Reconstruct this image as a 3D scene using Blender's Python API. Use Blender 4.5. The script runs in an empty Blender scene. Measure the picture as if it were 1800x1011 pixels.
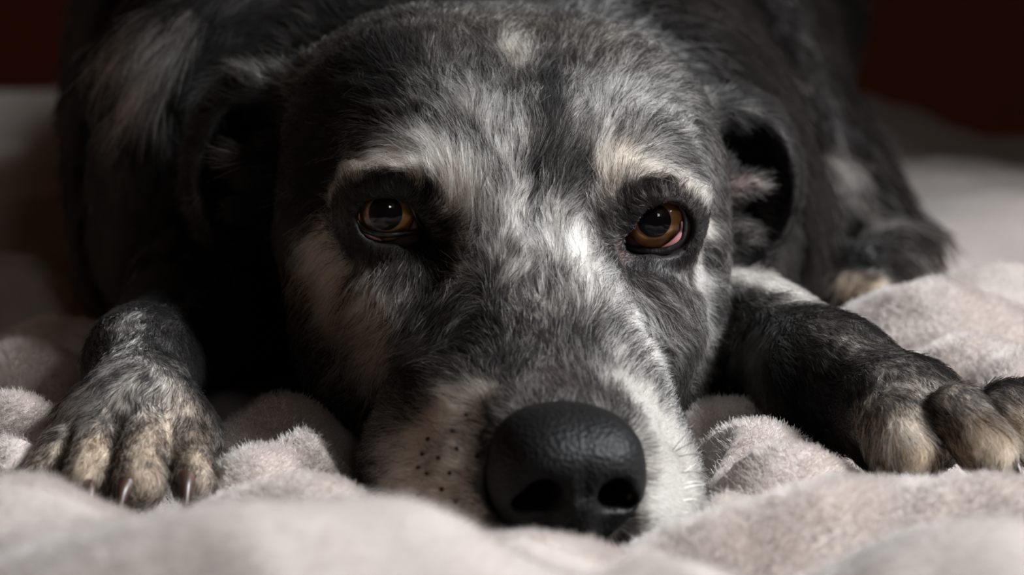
import bpy, math
import numpy as np
from mathutils import Vector, Matrix
from mathutils.bvhtree import BVHTree

FUR = 1.0          # 1 = full coat
rng = np.random.default_rng(7)
CM = 0.01

# ------------------------------------------------------------------ camera, world, window light, exposure
scene = bpy.context.scene
col = scene.collection
FPX = 5440.0
CAM = np.array([0.0, -78.0, 20.6])               # centimetres
PITCH = math.radians(12.0)
cam_d = bpy.data.cameras.new('camera')
cam = bpy.data.objects.new('camera', cam_d); col.objects.link(cam)
cam.location = CAM * CM
cam.rotation_euler = (math.pi / 2 - PITCH, 0, 0)
cam_d.sensor_width = 36.0
cam_d.lens = 36.0 * FPX / 1800.0
cam_d.clip_start = 0.01
cam_d.dof.use_dof = True
cam_d.dof.focus_distance = 0.775
cam_d.dof.aperture_fstop = 11.0
scene.camera = cam

world = bpy.data.worlds.new('world'); scene.world = world; world.use_nodes = True
bg = world.node_tree.nodes['Background']
bg.inputs[0].default_value = (0.55, 0.40, 0.28, 1); bg.inputs[1].default_value = 0.006

WIN_X, WIN_Y, WIN_Z = 95.0, -24.0, 88.0
WIN_W, WIN_H = 60.0, 80.0
la = bpy.data.lights.new('window_daylight', 'AREA'); la.shape = 'RECTANGLE'
la.size = 1.1; la.size_y = 1.1; la.energy = 680.0; la.color = (0.93, 0.97, 1.0)
lo = bpy.data.objects.new('window_daylight', la); col.objects.link(lo)
lo.location = (3.00, -0.58, 2.63)                # bright patch of sky outside the window
lo.rotation_euler = (Vector((0, 0, .06)) - lo.location).to_track_quat('-Z', 'Y').to_euler()

W2_X, W2_Z, W2_W, W2_H = 66.0, 150.0, 34.0, 48.0      # second, smaller window in the wall behind the camera
lb = bpy.data.lights.new('front_window_daylight', 'AREA'); lb.shape = 'RECTANGLE'
lb.size = W2_W * CM; lb.size_y = W2_H * CM; lb.energy = 9.0; lb.color = (0.90, 0.96, 1.0)
lbo = bpy.data.objects.new('front_window_daylight', lb); col.objects.link(lbo)
lbo.location = (W2_X * CM, -2.36, W2_Z * CM)
lbo.rotation_euler = (math.pi / 2, 0, 0)

scene.view_settings.view_transform = 'Standard'
scene.view_settings.look = 'None'
scene.view_settings.exposure = 0.0
scene.view_settings.gamma = 1.0
scene.view_settings.use_curve_mapping = False

# ------------------------------------------------------------------ helpers
_fw = np.array([0, math.cos(PITCH), -math.sin(PITCH)]); _up = np.array([0, math.sin(PITCH), math.cos(PITCH)]); _rt = np.array([1.0, 0, 0])
def ray(px, py):
    return _fw + _rt * (px - 900) / FPX - _up * (py - 505.5) / FPX
def un(px, py, Y):
    d = ray(px, py); return CAM + d * ((Y - CAM[1]) / d[1])

def tag(o, label=None, cat=None, group=None, kind=None):
    if label: o['label'] = label
    if cat: o['category'] = cat
    if group: o['group'] = group
    if kind: o['kind'] = kind
    return o

def mesh_obj(name, verts_cm, faces, mat=None, parent=None, smooth=True):
    me = bpy.data.meshes.new(name)
    v = np.asarray(verts_cm, np.float32) * CM
    me.from_pydata(v.tolist() if len(v) < 20000 else v, [], faces if not isinstance(faces, np.ndarray) or len(faces) < 20000 else faces)
    if smooth: me.shade_smooth()
    o = bpy.data.objects.new(name, me); col.objects.link(o)
    if mat: me.materials.append(mat)
    if parent: o.parent = parent
    return o

def box_mesh(boxes):
    V, F = [], []
    for (x0, x1, y0, y1, z0, z1) in boxes:
        b = len(V)
        V += [(x0,y0,z0),(x1,y0,z0),(x1,y1,z0),(x0,y1,z0),(x0,y0,z1),(x1,y0,z1),(x1,y1,z1),(x0,y1,z1)]
        F += [tuple(b+i for i in f) for f in ((0,3,2,1),(4,5,6,7),(0,1,5,4),(1,2,6,5),(2,3,7,6),(3,0,4,7))]
    return V, F

def new_mat(name):
    m = bpy.data.materials.new(name); m.use_nodes = True
    nt = m.node_tree; nt.nodes.clear()
    out = nt.nodes.new('ShaderNodeOutputMaterial')
    return m, nt, out

def node(nt, typ, **kw):
    n = nt.nodes.new(typ)
    for k, v in kw.items():
        if k in n.inputs: n.inputs[k].default_value = v
        else: setattr(n, k, v)
    return n

def principled(name, color, rough=0.6, spec=0.5, coat=0.0, bump=None, noise_col=None):
    m, nt, out = new_mat(name)
    p = node(nt, 'ShaderNodeBsdfPrincipled')
    p.inputs['Base Color'].default_value = (*color, 1); p.inputs['Roughness'].default_value = rough
    p.inputs['Specular IOR Level'].default_value = spec; p.inputs['Coat Weight'].default_value = coat
    p.inputs['Coat Roughness'].default_value = 0.08
    nt.links.new(p.outputs[0], out.inputs[0])
    tc = node(nt, 'ShaderNodeTexCoord')
    if noise_col:
        sc, c2 = noise_col
        nz = node(nt, 'ShaderNodeTexNoise', Scale=sc, Detail=5.0)
        nt.links.new(tc.outputs['Object'], nz.inputs['Vector'])
        mx = node(nt, 'ShaderNodeMix', data_type='RGBA')
        mx.inputs[6].default_value = (*color, 1); mx.inputs[7].default_value = (*c2, 1)
        nt.links.new(nz.outputs[0], mx.inputs[0]); nt.links.new(mx.outputs[2], p.inputs['Base Color'])
    if bump:
        kind, sc, st, dist = bump
        t = node(nt, 'ShaderNodeTexVoronoi' if kind == 'v' else 'ShaderNodeTexNoise', Scale=sc)
        nt.links.new(tc.outputs['Object'], t.inputs['Vector'])
        b = node(nt, 'ShaderNodeBump', Strength=st, Distance=dist)
        nt.links.new(t.outputs[0], b.inputs['Height']); nt.links.new(b.outputs[0], p.inputs['Normal'])
    return m

# ------------------------------------------------------------------ materials
def hair_mat(name, rough=0.5, ior=1.17):
    m, nt, out = new_mat(name)
    h = node(nt, 'ShaderNodeBsdfHairPrincipled')
    h.parametrization = 'COLOR'
    h.inputs['Roughness'].default_value = rough; h.inputs['Radial Roughness'].default_value = 0.45
    h.inputs['IOR'].default_value = ior
    h.inputs['Random Roughness'].default_value = 0.2
    a = node(nt, 'ShaderNodeAttribute', attribute_name='col')
    nt.links.new(a.outputs['Color'], h.inputs['Color'])
    nt.links.new(h.outputs[0], out.inputs[0])
    return m
M_FUR = hair_mat('dog_fur')
M_FUR_DARK = hair_mat('dog_body_fur', .6, 1.06)
def attr_mat(name, rough, spec=0.3):
    m, nt, out = new_mat(name)
    p = node(nt, 'ShaderNodeBsdfPrincipled'); p.inputs['Roughness'].default_value = rough; p.inputs['Specular IOR Level'].default_value = spec
    a = node(nt, 'ShaderNodeAttribute', attribute_name='col')
    nt.links.new(a.outputs['Color'], p.inputs['Base Color']); nt.links.new(p.outputs[0], out.inputs[0])
    return m, nt, p
M_SKIN, _, _ = attr_mat('dog_skin', 0.6)
M_NOSE = principled('nose_leather', (0.0025, 0.0023, 0.0025), 0.56, 0.16, 0.0, ('v', 900.0, 0.5, 0.0005))
M_LID = principled('wet_eyelid', (0.005, 0.0035, 0.004), 0.32, 0.5, 0.2, ('n', 1200.0, 0.5, 0.0004))
M_PINK = principled('pink_conjunctiva', (0.36, 0.15, 0.15), 0.2, 0.5, 0.6)
M_CLAW = principled('claw_horn', (0.010, 0.007, 0.006), 0.42, 0.4, 0.0, None, (300.0, (0.05, 0.019, 0.012)))
M_WHISK = principled('whisker', (0.02, 0.018, 0.016), 0.5, 0.2)
M_SPOT = principled('whisker_spot', (0.02, 0.013, 0.009), 1.0, 0.0)
M_WHISK_W = principled('whisker_white', (0.8, 0.78, 0.75), 0.4)

# ------------------------------------------------------------------ SDF toolbox (numpy, centimetres)
class Grid:
    def __init__(s, xs, ys, zs, fill=6.0):
        s.a = [np.asarray(q, np.float32) for q in (xs, ys, zs)]
        s.F = np.full([len(q) for q in s.a], fill, np.float32)
    def window(s, lo, hi):
        sl = []
        for q, l, h in zip(s.a, lo, hi):
            i0, i1 = np.searchsorted(q, l), np.searchsorted(q, h)
            sl.append(slice(max(i0 - 1, 0), min(i1 + 1, len(q))))
        return tuple(sl)
    def pts(s, sl):
        return np.meshgrid(*[q[k] for q, k in zip(s.a, sl)], indexing='ij', sparse=True)
    def apply(s, lo, hi, fn, op, k, pad=1.6):
        sl = s.window(np.asarray(lo) - pad, np.asarray(hi) + pad)
        X, Y, Z = s.pts(sl)
        if 0 in s.F[sl].shape: return
        d = fn(X, Y, Z).astype(np.float32)
        f = s.F[sl]
        if op == 'u':
            h = np.maximum(k - np.abs(f - d), 0) / k
            s.F[sl] = np.minimum(f, d) - h * h * k * 0.25
        else:
            d = -d
            h = np.maximum(k - np.abs(f - d), 0) / k
            s.F[sl] = np.maximum(f, d) + h * h * k * 0.25

def ell(c, r, R=None):
    c = np.asarray(c, float); r = np.asarray(r, float)
    R = np.eye(3) if R is None else np.asarray(R)          # columns = local axes in world
    def fn(X, Y, Z):
        x, y, z = X - c[0], Y - c[1], Z - c[2]
        u = [R[0, i] * x + R[1, i] * y + R[2, i] * z for i in range(3)]
        k0 = np.sqrt(sum((u[i] / r[i]) ** 2 for i in range(3)))
        k1 = np.sqrt(sum((u[i] / (r[i] * r[i])) ** 2 for i in range(3)))
        return k0 * (k0 - 1) / np.maximum(k1, 1e-6)
    ext = np.sqrt(((R * r[None, :]) ** 2).sum(1))
    return c - ext, c + ext, fn
def cap(a, b, ra, rb):
    a = np.asarray(a, float); b = np.asarray(b, float); ab = b - a; L2 = ab @ ab
    def fn(X, Y, Z):
        t = np.clip(((X - a[0]) * ab[0] + (Y - a[1]) * ab[1] + (Z - a[2]) * ab[2]) / L2, 0, 1)
        return np.sqrt((X - a[0] - t * ab[0]) ** 2 + (Y - a[1] - t * ab[1]) ** 2 + (Z - a[2] - t * ab[2]) ** 2) - (ra + t * (rb - ra))
    return np.minimum(a - ra, b - rb), np.maximum(a + ra, b + rb), fn

def surface_nets(G):
    F = G.F; S = F < 0
    n = np.array(F.shape) - 1
    cnt = np.zeros(n, np.uint8)
    for i in (0, 1):
        for j in (0, 1):
            for k in (0, 1):
                cnt += S[i:n[0] + i, j:n[1] + j, k:n[2] + k]
    act = np.argwhere((cnt > 0) & (cnt < 8))
    ids = np.full(n, -1, np.int32); ids[tuple(act.T)] = np.arange(len(act))
    acc = np.zeros((len(act), 3)); num = np.zeros(len(act))
    cor = [(i, j, k) for i in (0, 1) for j in (0, 1) for k in (0, 1)]
    for A in cor:
        for ax in range(3):
            if A[ax]: continue
            B = list(A); B[ax] = 1
            fa = F[tuple((act + A).T)]; fb = F[tuple((act + B).T)]
            m = (fa < 0) != (fb < 0)
            t = fa[m] / (fa[m] - fb[m])
            p = np.repeat(np.array(A, float)[None], m.sum(), 0); p[:, ax] += t
            acc[m] += p; num[m] += 1
    vi = act + acc / num[:, None]
    V = np.stack([np.interp(vi[:, d], np.arange(len(G.a[d])), G.a[d]) for d in range(3)], 1)
    quads = []
    for ax in range(3):
        b, c = (ax + 1) % 3, (ax + 2) % 3
        s0 = [slice(1, -1)] * 3; s0[ax] = slice(0, n[ax]); s1 = list(s0); s1[ax] = slice(1, n[ax] + 1)
        ch = S[tuple(s0)] != S[tuple(s1)]
        e = np.argwhere(ch); off = np.ones(3, int); off[ax] = 0; e = e + off
        inside = S[tuple(e.T)]
        def cell(db, dc):
            q = e.copy(); q[:, b] += db; q[:, c] += dc; return ids[tuple(q.T)]
        q = np.stack([cell(-1, -1), cell(0, -1), cell(0, 0), cell(-1, 0)], 1)
        q[~inside] = q[~inside][:, ::-1]
        quads.append(q)
    return V, np.concatenate(quads)

def axis(segs):
    """piecewise spacing: [(start, end, step), ...] contiguous"""
    out = []
    for a, b, st in segs:
        out.append(np.linspace(a, b, max(int(round((b - a) / st)), 1), endpoint=False))
    return np.concatenate(out + [[segs[-1][1]]])

# ------------------------------------------------------------------ head frame
YAW, ROLL = math.radians(7.5), math.radians(4.0)
H0 = un(918, 385, 0)
_Rz = np.array([[math.cos(YAW), -math.sin(YAW), 0], [math.sin(YAW), math.cos(YAW), 0], [0, 0, 1]])
_Ry = np.array([[math.cos(ROLL), 0, math.sin(ROLL)], [0, 1, 0], [-math.sin(ROLL), 0, math.cos(ROLL)]])
RH = _Rz @ _Ry
def hw(p): return RH @ np.asarray(p, float) + H0           # head-local -> world (cm)

def rot(ax, deg):
    return np.array(Matrix.Rotation(math.radians(deg), 3, ax))
EYE = {+1: (3.38, -0.30, 0.15), -1: (-3.50, -0.22, 0.05)}
EYE_R = 1.08

def build_body():
    G = Grid(axis([(-30, -14.5, .7), (-14.5, -12, .3), (-12, 13.6, .125), (13.6, 15, .3), (15, 30, .7)]),
             axis([(-12.6, 9.5, .125), (9.5, 13, .25), (13, 30, .55), (30, 75, .9)]),
             axis([(-4.5, 11.2, .125), (11.2, 13, .3), (13, 24, .7)]))
    def U(p, k=1.0): G.apply(*p, 'u', k)
    def D(p, k=0.3): G.apply(*p, 'd', k)
    def hell(c, r, k=1.0, R=None, sub=False, sides=(1, -1)):
        for s in sides if abs(c[0]) > 1e-6 else (1,):
            Rl = np.eye(3) if R is None else np.asarray(R)
            if s < 0:
                Mx = np.diag([-1.0, 1, 1]); Rl = Mx @ Rl @ Mx
            p = ell(hw((c[0] * s, c[1], c[2])), r, RH @ Rl)
            (D if sub else U)(p, k)
    def hcap(a, b, ra, rb, k=1.0, sub=False, sides=(1, -1)):
        for s in sides if abs(a[0]) + abs(b[0]) > 1e-6 else (1,):
            p = cap(hw((a[0] * s, a[1], a[2])), hw((b[0] * s, b[1], b[2])), ra, rb)
            (D if sub else U)(p, k)
    # ---- torso and hindquarters
    U(ell((-3.5, 27, 7.2), (10.0, 17, 10.2)), 1)
    U(ell((2.0, 48, 6.0), (12, 17, 9.5)), 3)
    U(ell((-8.2, 17.5, 5.2), (5.2, 9.5, 8.6)), 3)
    U(ell((4.0, 18.0, 3.5), (4.8, 8.5, 6.6)), 3)
    U(cap(hw((0, 8.5, -1.3)), (-3.0, 20, 6.0), 5.2, 8.6), 3)
    # hind leg on the right: thigh, shank, hock and foot
    U(cap((6.3, 38, 12.5), (9.0, 31, 6.0), 3.6, 1.9), 2)
    U(cap((9.0, 31, 6.0), un(1575, 430, 25), 1.9, 0.95), 1.0)
    U(cap(un(1575, 430, 25), un(1520, 508, 18.5), 0.95, 0.85), .8)
    for x in (1468, 1505, 1545): U(cap(un(x + 10, 500, 17.5), un(x, 512, 15.8), .62, .5), .35)
    U(ell((8.6, 28, .8), (2.8, 6, 3.0)), 1.5)
    # forelegs
    U(cap((5.5, 14, 3.0), (5.3, 9.0, 1.6), 3.4, 2.1), 2)
    U(cap((5.3, 9.0, 1.6), (8.25, -0.2, 1.65), 2.0, 1.45), 1)
    U(cap((8.25, -.2, 1.65), (9.7, -2.6, 1.4), 1.45, 1.35), 1)
    U(ell((9.9, -3.0, 1.25), (1.6, 1.5, 1.35)), .8)
    for a, b, ra, rb in RTOES: U(cap(a, b, ra, rb), .35)
    U(cap(un(1462, 735, -1.8), un(1478, 775, -2.4), .34, .26), .25)
    U(cap((-8.8, 14, 3.0), (-8.9, 8.0, 1.9), 3.2, 2.0), 2)
    U(cap((-8.9, 8.0, 1.9), (-9.5, -0.2, 2.0), 1.8, 1.3), 1)
    U(cap((-9.5, -.2, 2.0), (-9.3, -3.2, 1.75), 1.3, 1.2), 1)
    U(ell((-9.4, -3.7, 1.45), (1.95, 1.35, 1.0)), .8)
    for a, b, ra, rb in LTOES: U(cap(a, b, ra, rb), .22)
    U(cap(un(362, 745, -3.5), un(378, 782, -4.0), .28, .2), .25)
    # ---- skull
    hell((0, 5.6, 0.1), (5.0, 6.2, 4.5), 1.5)
    hell((2.7, 4.9, 1.0), (3.0, 5.0, 3.25), 1.5)
    hell((0, 1.7, 1.0), (3.0, 3.4, 2.3), 1.2)
    hell((2.1, 0.9, 1.05), (2.2, 2.5, 1.9), 0.9)
    hell((3.55, 3.3, -1.3), (2.25, 3.6, 2.7), 1.4)
    hell((3.1, 2.3, -4.0), (2.2, 3.8, 2.3), 1.4)
    hell((0, 3.5, -4.5), (3.6, 5, 2.8), 1.4)
    # ---- muzzle
    hcap((0, -1.2, -2.5), (0, -8.3, -4.15), 1.75, 1.5, 1.0)
    hcap((1.75, -1.3, -3.2), (1.2, -7.6, -4.7), 1.9, 1.55, 1.0)
    hell((2.9, -0.9, -2.3), (1.6, 2.0, 1.6), 1.0)
    hell((1.85, -6.9, -5.6), (1.85, 2.7, 1.7), 0.6)
    hell((2.5, -4.3, -5.5), (1.55, 2.9, 1.75), 0.8)
    hcap((1.1, 1.0, -6.6), (0.35, -7.4, -7.3), 1.5, 1.0, 0.6)
    hell((0.35, -10.1, -4.45), (1.65, 1.95, 1.2), 0.15, sub=True)
    # ---- brow pads, stop furrow
    hell((3.2, -0.45, 1.25), (1.5, 0.95, 0.62), 0.7, rot('Y', 14))
    hell((1.75, -0.9, 0.6), (0.75, 0.7, 1.1), 0.7)
    hcap((0, -0.3, 1.1), (0, -3.6, -2.35), 1.55, 1.5, 1.2)
    hcap((.85, -0.3, .3), (.8, -3.4, -2.6), 1.05, 1.15, 1.0)
    hcap((0, -2.35, 2.7), (0, -3.1, .6), .25, .2, .8, sub=True)
    # ---- eyelid mounds, apertures
    for s in (1, -1):
        e = np.array(EYE[s])
        U(ell(hw(e), (1.36,) * 3), 0.55)
        D(ell(hw(e + np.array([0.12 * s, -1.2, -0.02])), (0.78, 1.4, 0.68 if s > 0 else .58), RH @ rot('Z', 14 * s)), 0.12)
        D(ell(hw(e + np.array([-.55 * s, -1.1, -.36])), (.44, 1.0, .36), RH), 0.12)
        D(ell(hw(e), (EYE_R - .02,) * 3), 0.05)
    # ---- ears: cupped flap + canal folds
    for s in (1, -1):
        def m(p): return hw((p[0] * s, p[1], p[2]))
        Rl = rot('Y', -6) ; Rl = np.diag([s, 1, 1]) @ Rl @ np.diag([s, 1, 1])
        up = -.25 if s < 0 else -.1
        fx = 0.0 if s > 0 else -.35
        U(ell(m((7.0 + fx, 6.9, 0.2 + up)), (1.85 + fx * .5, 1.35, 2.5), RH @ Rl), .7)
        D(ell(m((7.0 + fx, 5.55, 0.0 + up)), (1.58 + fx * .5, 2.1, 2.22), RH @ Rl), .25)
        U(cap(m((4.6, 6.0, 2.0)), m((6.2, 6.6, 2.1 + up)), 1.0, .55), .7)
        U(ell(m((5.75, 5.4, 0.1)), (1.0, .8, .95)), .4)
        U(cap(m((5.7, 5.0, -.1)), m((7.0, 4.8, .40)), .55, .28), .25)
        U(cap(m((5.6, 4.9, -.8)), m((6.8, 4.8, -.95)), .5, .28), .25)
        D(ell(m((6.45, 4.5, -.28)), (.32, .7, .26)), .1)
    return G

# toe capsules (world cm): (knuckle, tip, radius, radius)
LTOES = []
for (kx, ky, kY), (tx, ty, tY), r in (((125, 765, -4.4), (72, 850, -6.2), .56), ((180, 755, -4.6), (150, 852, -7.2), .60),
                                     ((258, 752, -4.7), (243, 852, -7.4), .64), ((330, 765, -4.5), (342, 850, -6.7), .55)):
    a = un(kx, ky, kY); b = un(tx, ty, tY); b[2] = max(b[2], .35)
    a[2] -= .12
    LTOES.append((a, b, r * 1.02, r * .9))
RTOES = []
for (kx, ky, kY), (tx, ty, tY), r in (((1575, 745, -4.2), (1592, 806, -5.4), .95), ((1680, 720, -4.6), (1738, 800, -6.0), .72),
                                     ((1765, 715, -3.6), (1835, 785, -4.6), .72), ((1800, 705, -2.2), (1885, 760, -2.8), .66)):
    a = un(kx, ky, kY); b = un(tx, ty, tY); b[2] = max(b[2], .45); a[2] -= .1
    RTOES.append((a, b, r, r * .88))

G = build_body()
BV, BF = surface_nets(G)

# ------------------------------------------------------------------ room shell
M_WALL = principled('dark_wood_wall', (0.20, 0.045, 0.014), 0.6, 0.2, 0, None, (3.0, (0.12, 0.027, 0.009)))
M_PLASTER = principled('warm_plaster', (0.40, 0.28, 0.18), 0.9, 0.2)
M_LEFT = principled('warm_wood_panel', (0.66, 0.38, 0.20), 0.7, 0.3, 0, None, (3.0, (0.52, 0.27, 0.13)))
M_FLOOR = principled('dark_floor_boards', (0.03, 0.016, 0.009), 0.5, 0.4, 0, None, (6.0, (0.015, 0.008, 0.005)))
M_FRAME = principled('window_paint', (0.7, 0.68, 0.64), 0.5)
RX0, RX1, RY0, RY1, RZ0, RZ1 = -110.0, WIN_X, -230.0, 150.0, -55.0, 200.0
def struct(name, boxes, m):
    o = mesh_obj(name, *box_mesh(boxes), m, smooth=False); o['kind'] = 'structure'; return o
struct('floor', [(RX0, RX1 + 12, RY0, RY1, RZ0 - 5, RZ0)], M_FLOOR)
struct('ceiling', [(RX0, RX1 + 12, RY0, RY1, RZ1, RZ1 + 5)], M_PLASTER)
struct('wall_back', [(RX0, RX1 + 12, RY1, RY1 + 8, RZ0, RZ1)], M_WALL)
a0, a1, b0, b1 = W2_X - W2_W / 2, W2_X + W2_W / 2, W2_Z - W2_H / 2, W2_Z + W2_H / 2
struct('wall_front', [(RX0, a0, RY0 - 8, RY0, RZ0, RZ1), (a1, RX1 + 12, RY0 - 8, RY0, RZ0, RZ1), (a0, a1, RY0 - 8, RY0, RZ0, b0), (a0, a1, RY0 - 8, RY0, b1, RZ1)], M_PLASTER)
win2 = struct('window_2', [(a0 - 3, a0, RY0 - 3, RY0 + 1, b0 - 3, b1 + 3), (a1, a1 + 3, RY0 - 3, RY0 + 1, b0 - 3, b1 + 3), (a0, a1, RY0 - 3, RY0 + 1, b1, b1 + 3), (a0, a1, RY0 - 3, RY0 + 2, b0 - 3, b0)], M_FRAME)
mesh_obj('mullion', *box_mesh([(W2_X - 1.5, W2_X + 1.5, RY0 - 2, RY0, b0, b1)]), M_FRAME, win2, False)
struct('wall_left', [(RX0 - 8, RX0, RY0, RY1, RZ0, RZ1)], M_LEFT)
wy0, wy1, wz0, wz1 = WIN_Y - WIN_W / 2, WIN_Y + WIN_W / 2, WIN_Z - WIN_H / 2, WIN_Z + WIN_H / 2
struct('wall_right', [(RX1, RX1 + 12, RY0, wy0, RZ0, RZ1), (RX1, RX1 + 12, wy1, RY1, RZ0, RZ1),
                      (RX1, RX1 + 12, wy0, wy1, RZ0, wz0), (RX1, RX1 + 12, wy0, wy1, wz1, RZ1)], M_PLASTER)
win = struct('window_1', [(RX1 - 1, RX1 + 4, wy0 - 4, wy0, wz0 - 4, wz1 + 4), (RX1 - 1, RX1 + 4, wy1, wy1 + 4, wz0 - 4, wz1 + 4),
                          (RX1 - 1, RX1 + 4, wy0, wy1, wz1, wz1 + 4), (RX1 - 3, RX1 + 4, wy0, wy1, wz0 - 4, wz0)], M_FRAME)
mull = mesh_obj('mullion', *box_mesh([(RX1, RX1 + 3, WIN_Y - 1.5, WIN_Y + 1.5, wz0, wz1)]), M_FRAME, win, False)

# ------------------------------------------------------------------ paint / comb toolbox on the dog's surface
tri = np.concatenate([BF[:, [0, 1, 2]], BF[:, [0, 2, 3]]])
BVH = BVHTree.FromPolygons([tuple(v) for v in BV.tolist()], BF.tolist())
def hit(px, py):
    d = ray(px, py); r = BVH.ray_cast(Vector(CAM), Vector(d / np.linalg.norm(d)))
    return None if r[0] is None else np.array(r[0])
def seg_dist(P, a, b):
    ab = b - a; L = ab @ ab
    t = np.clip(((P - a) @ ab) / L, 0, 1) if L > 1e-9 else np.zeros(len(P))
    return np.linalg.norm(P - a - t[:, None] * ab, axis=1)
def paint(P, base, strokes):
    """strokes: (points [(px,py)..], radius cm, value(s), opacity); layered in order over base"""
    v = np.array(base, float)
    if v.ndim == 1: v = v[:, None]
    for pts, r, val, op in strokes:
        hs = [h for h in (hit(*p) for p in pts) if h is not None]
        if not hs: continue
        d = np.full(len(P), 1e9)
        if len(hs) == 1: d = seg_dist(P, hs[0], hs[0])
        for a, b in zip(hs[:-1], hs[1:]):
            if np.linalg.norm(a - b) < 5: d = np.minimum(d, seg_dist(P, a, b))
        w = op * np.exp(-(d / r) ** 2 * 1.1)
        v = v * (1 - w[:, None]) + np.asarray(val, float) * w[:, None]
    return v

VN = np.zeros_like(BV)
fn = np.cross(BV[BF[:, 2]] - BV[BF[:, 0]], BV[BF[:, 3]] - BV[BF[:, 1]])
for i in range(4): np.add.at(VN, BF[:, i], fn)
VN /= np.maximum(np.linalg.norm(VN, axis=1, keepdims=True), 1e-9)

def noise3(P, scale, seed=0):
    """cheap smooth value noise"""
    Q = P / scale; i = np.floor(Q).astype(np.int64); f = Q - i; f = f * f * (3 - 2 * f)
    r = 0
    for dx in (0, 1):
        for dy in (0, 1):
            for dz in (0, 1):
                h = (i[:, 0] + dx) * 374761393 + (i[:, 1] + dy) * 668265263 + (i[:, 2] + dz) * 2147483647 + seed * 974634777
                h = (h ^ (h >> 13)) * 1274126177; h = (h ^ (h >> 16)) & 0xffff
                w = (f[:, 0] if dx else 1 - f[:, 0]) * (f[:, 1] if dy else 1 - f[:, 1]) * (f[:, 2] if dz else 1 - f[:, 2])
                r = r + w * (h / 65535.0)
    return r

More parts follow.
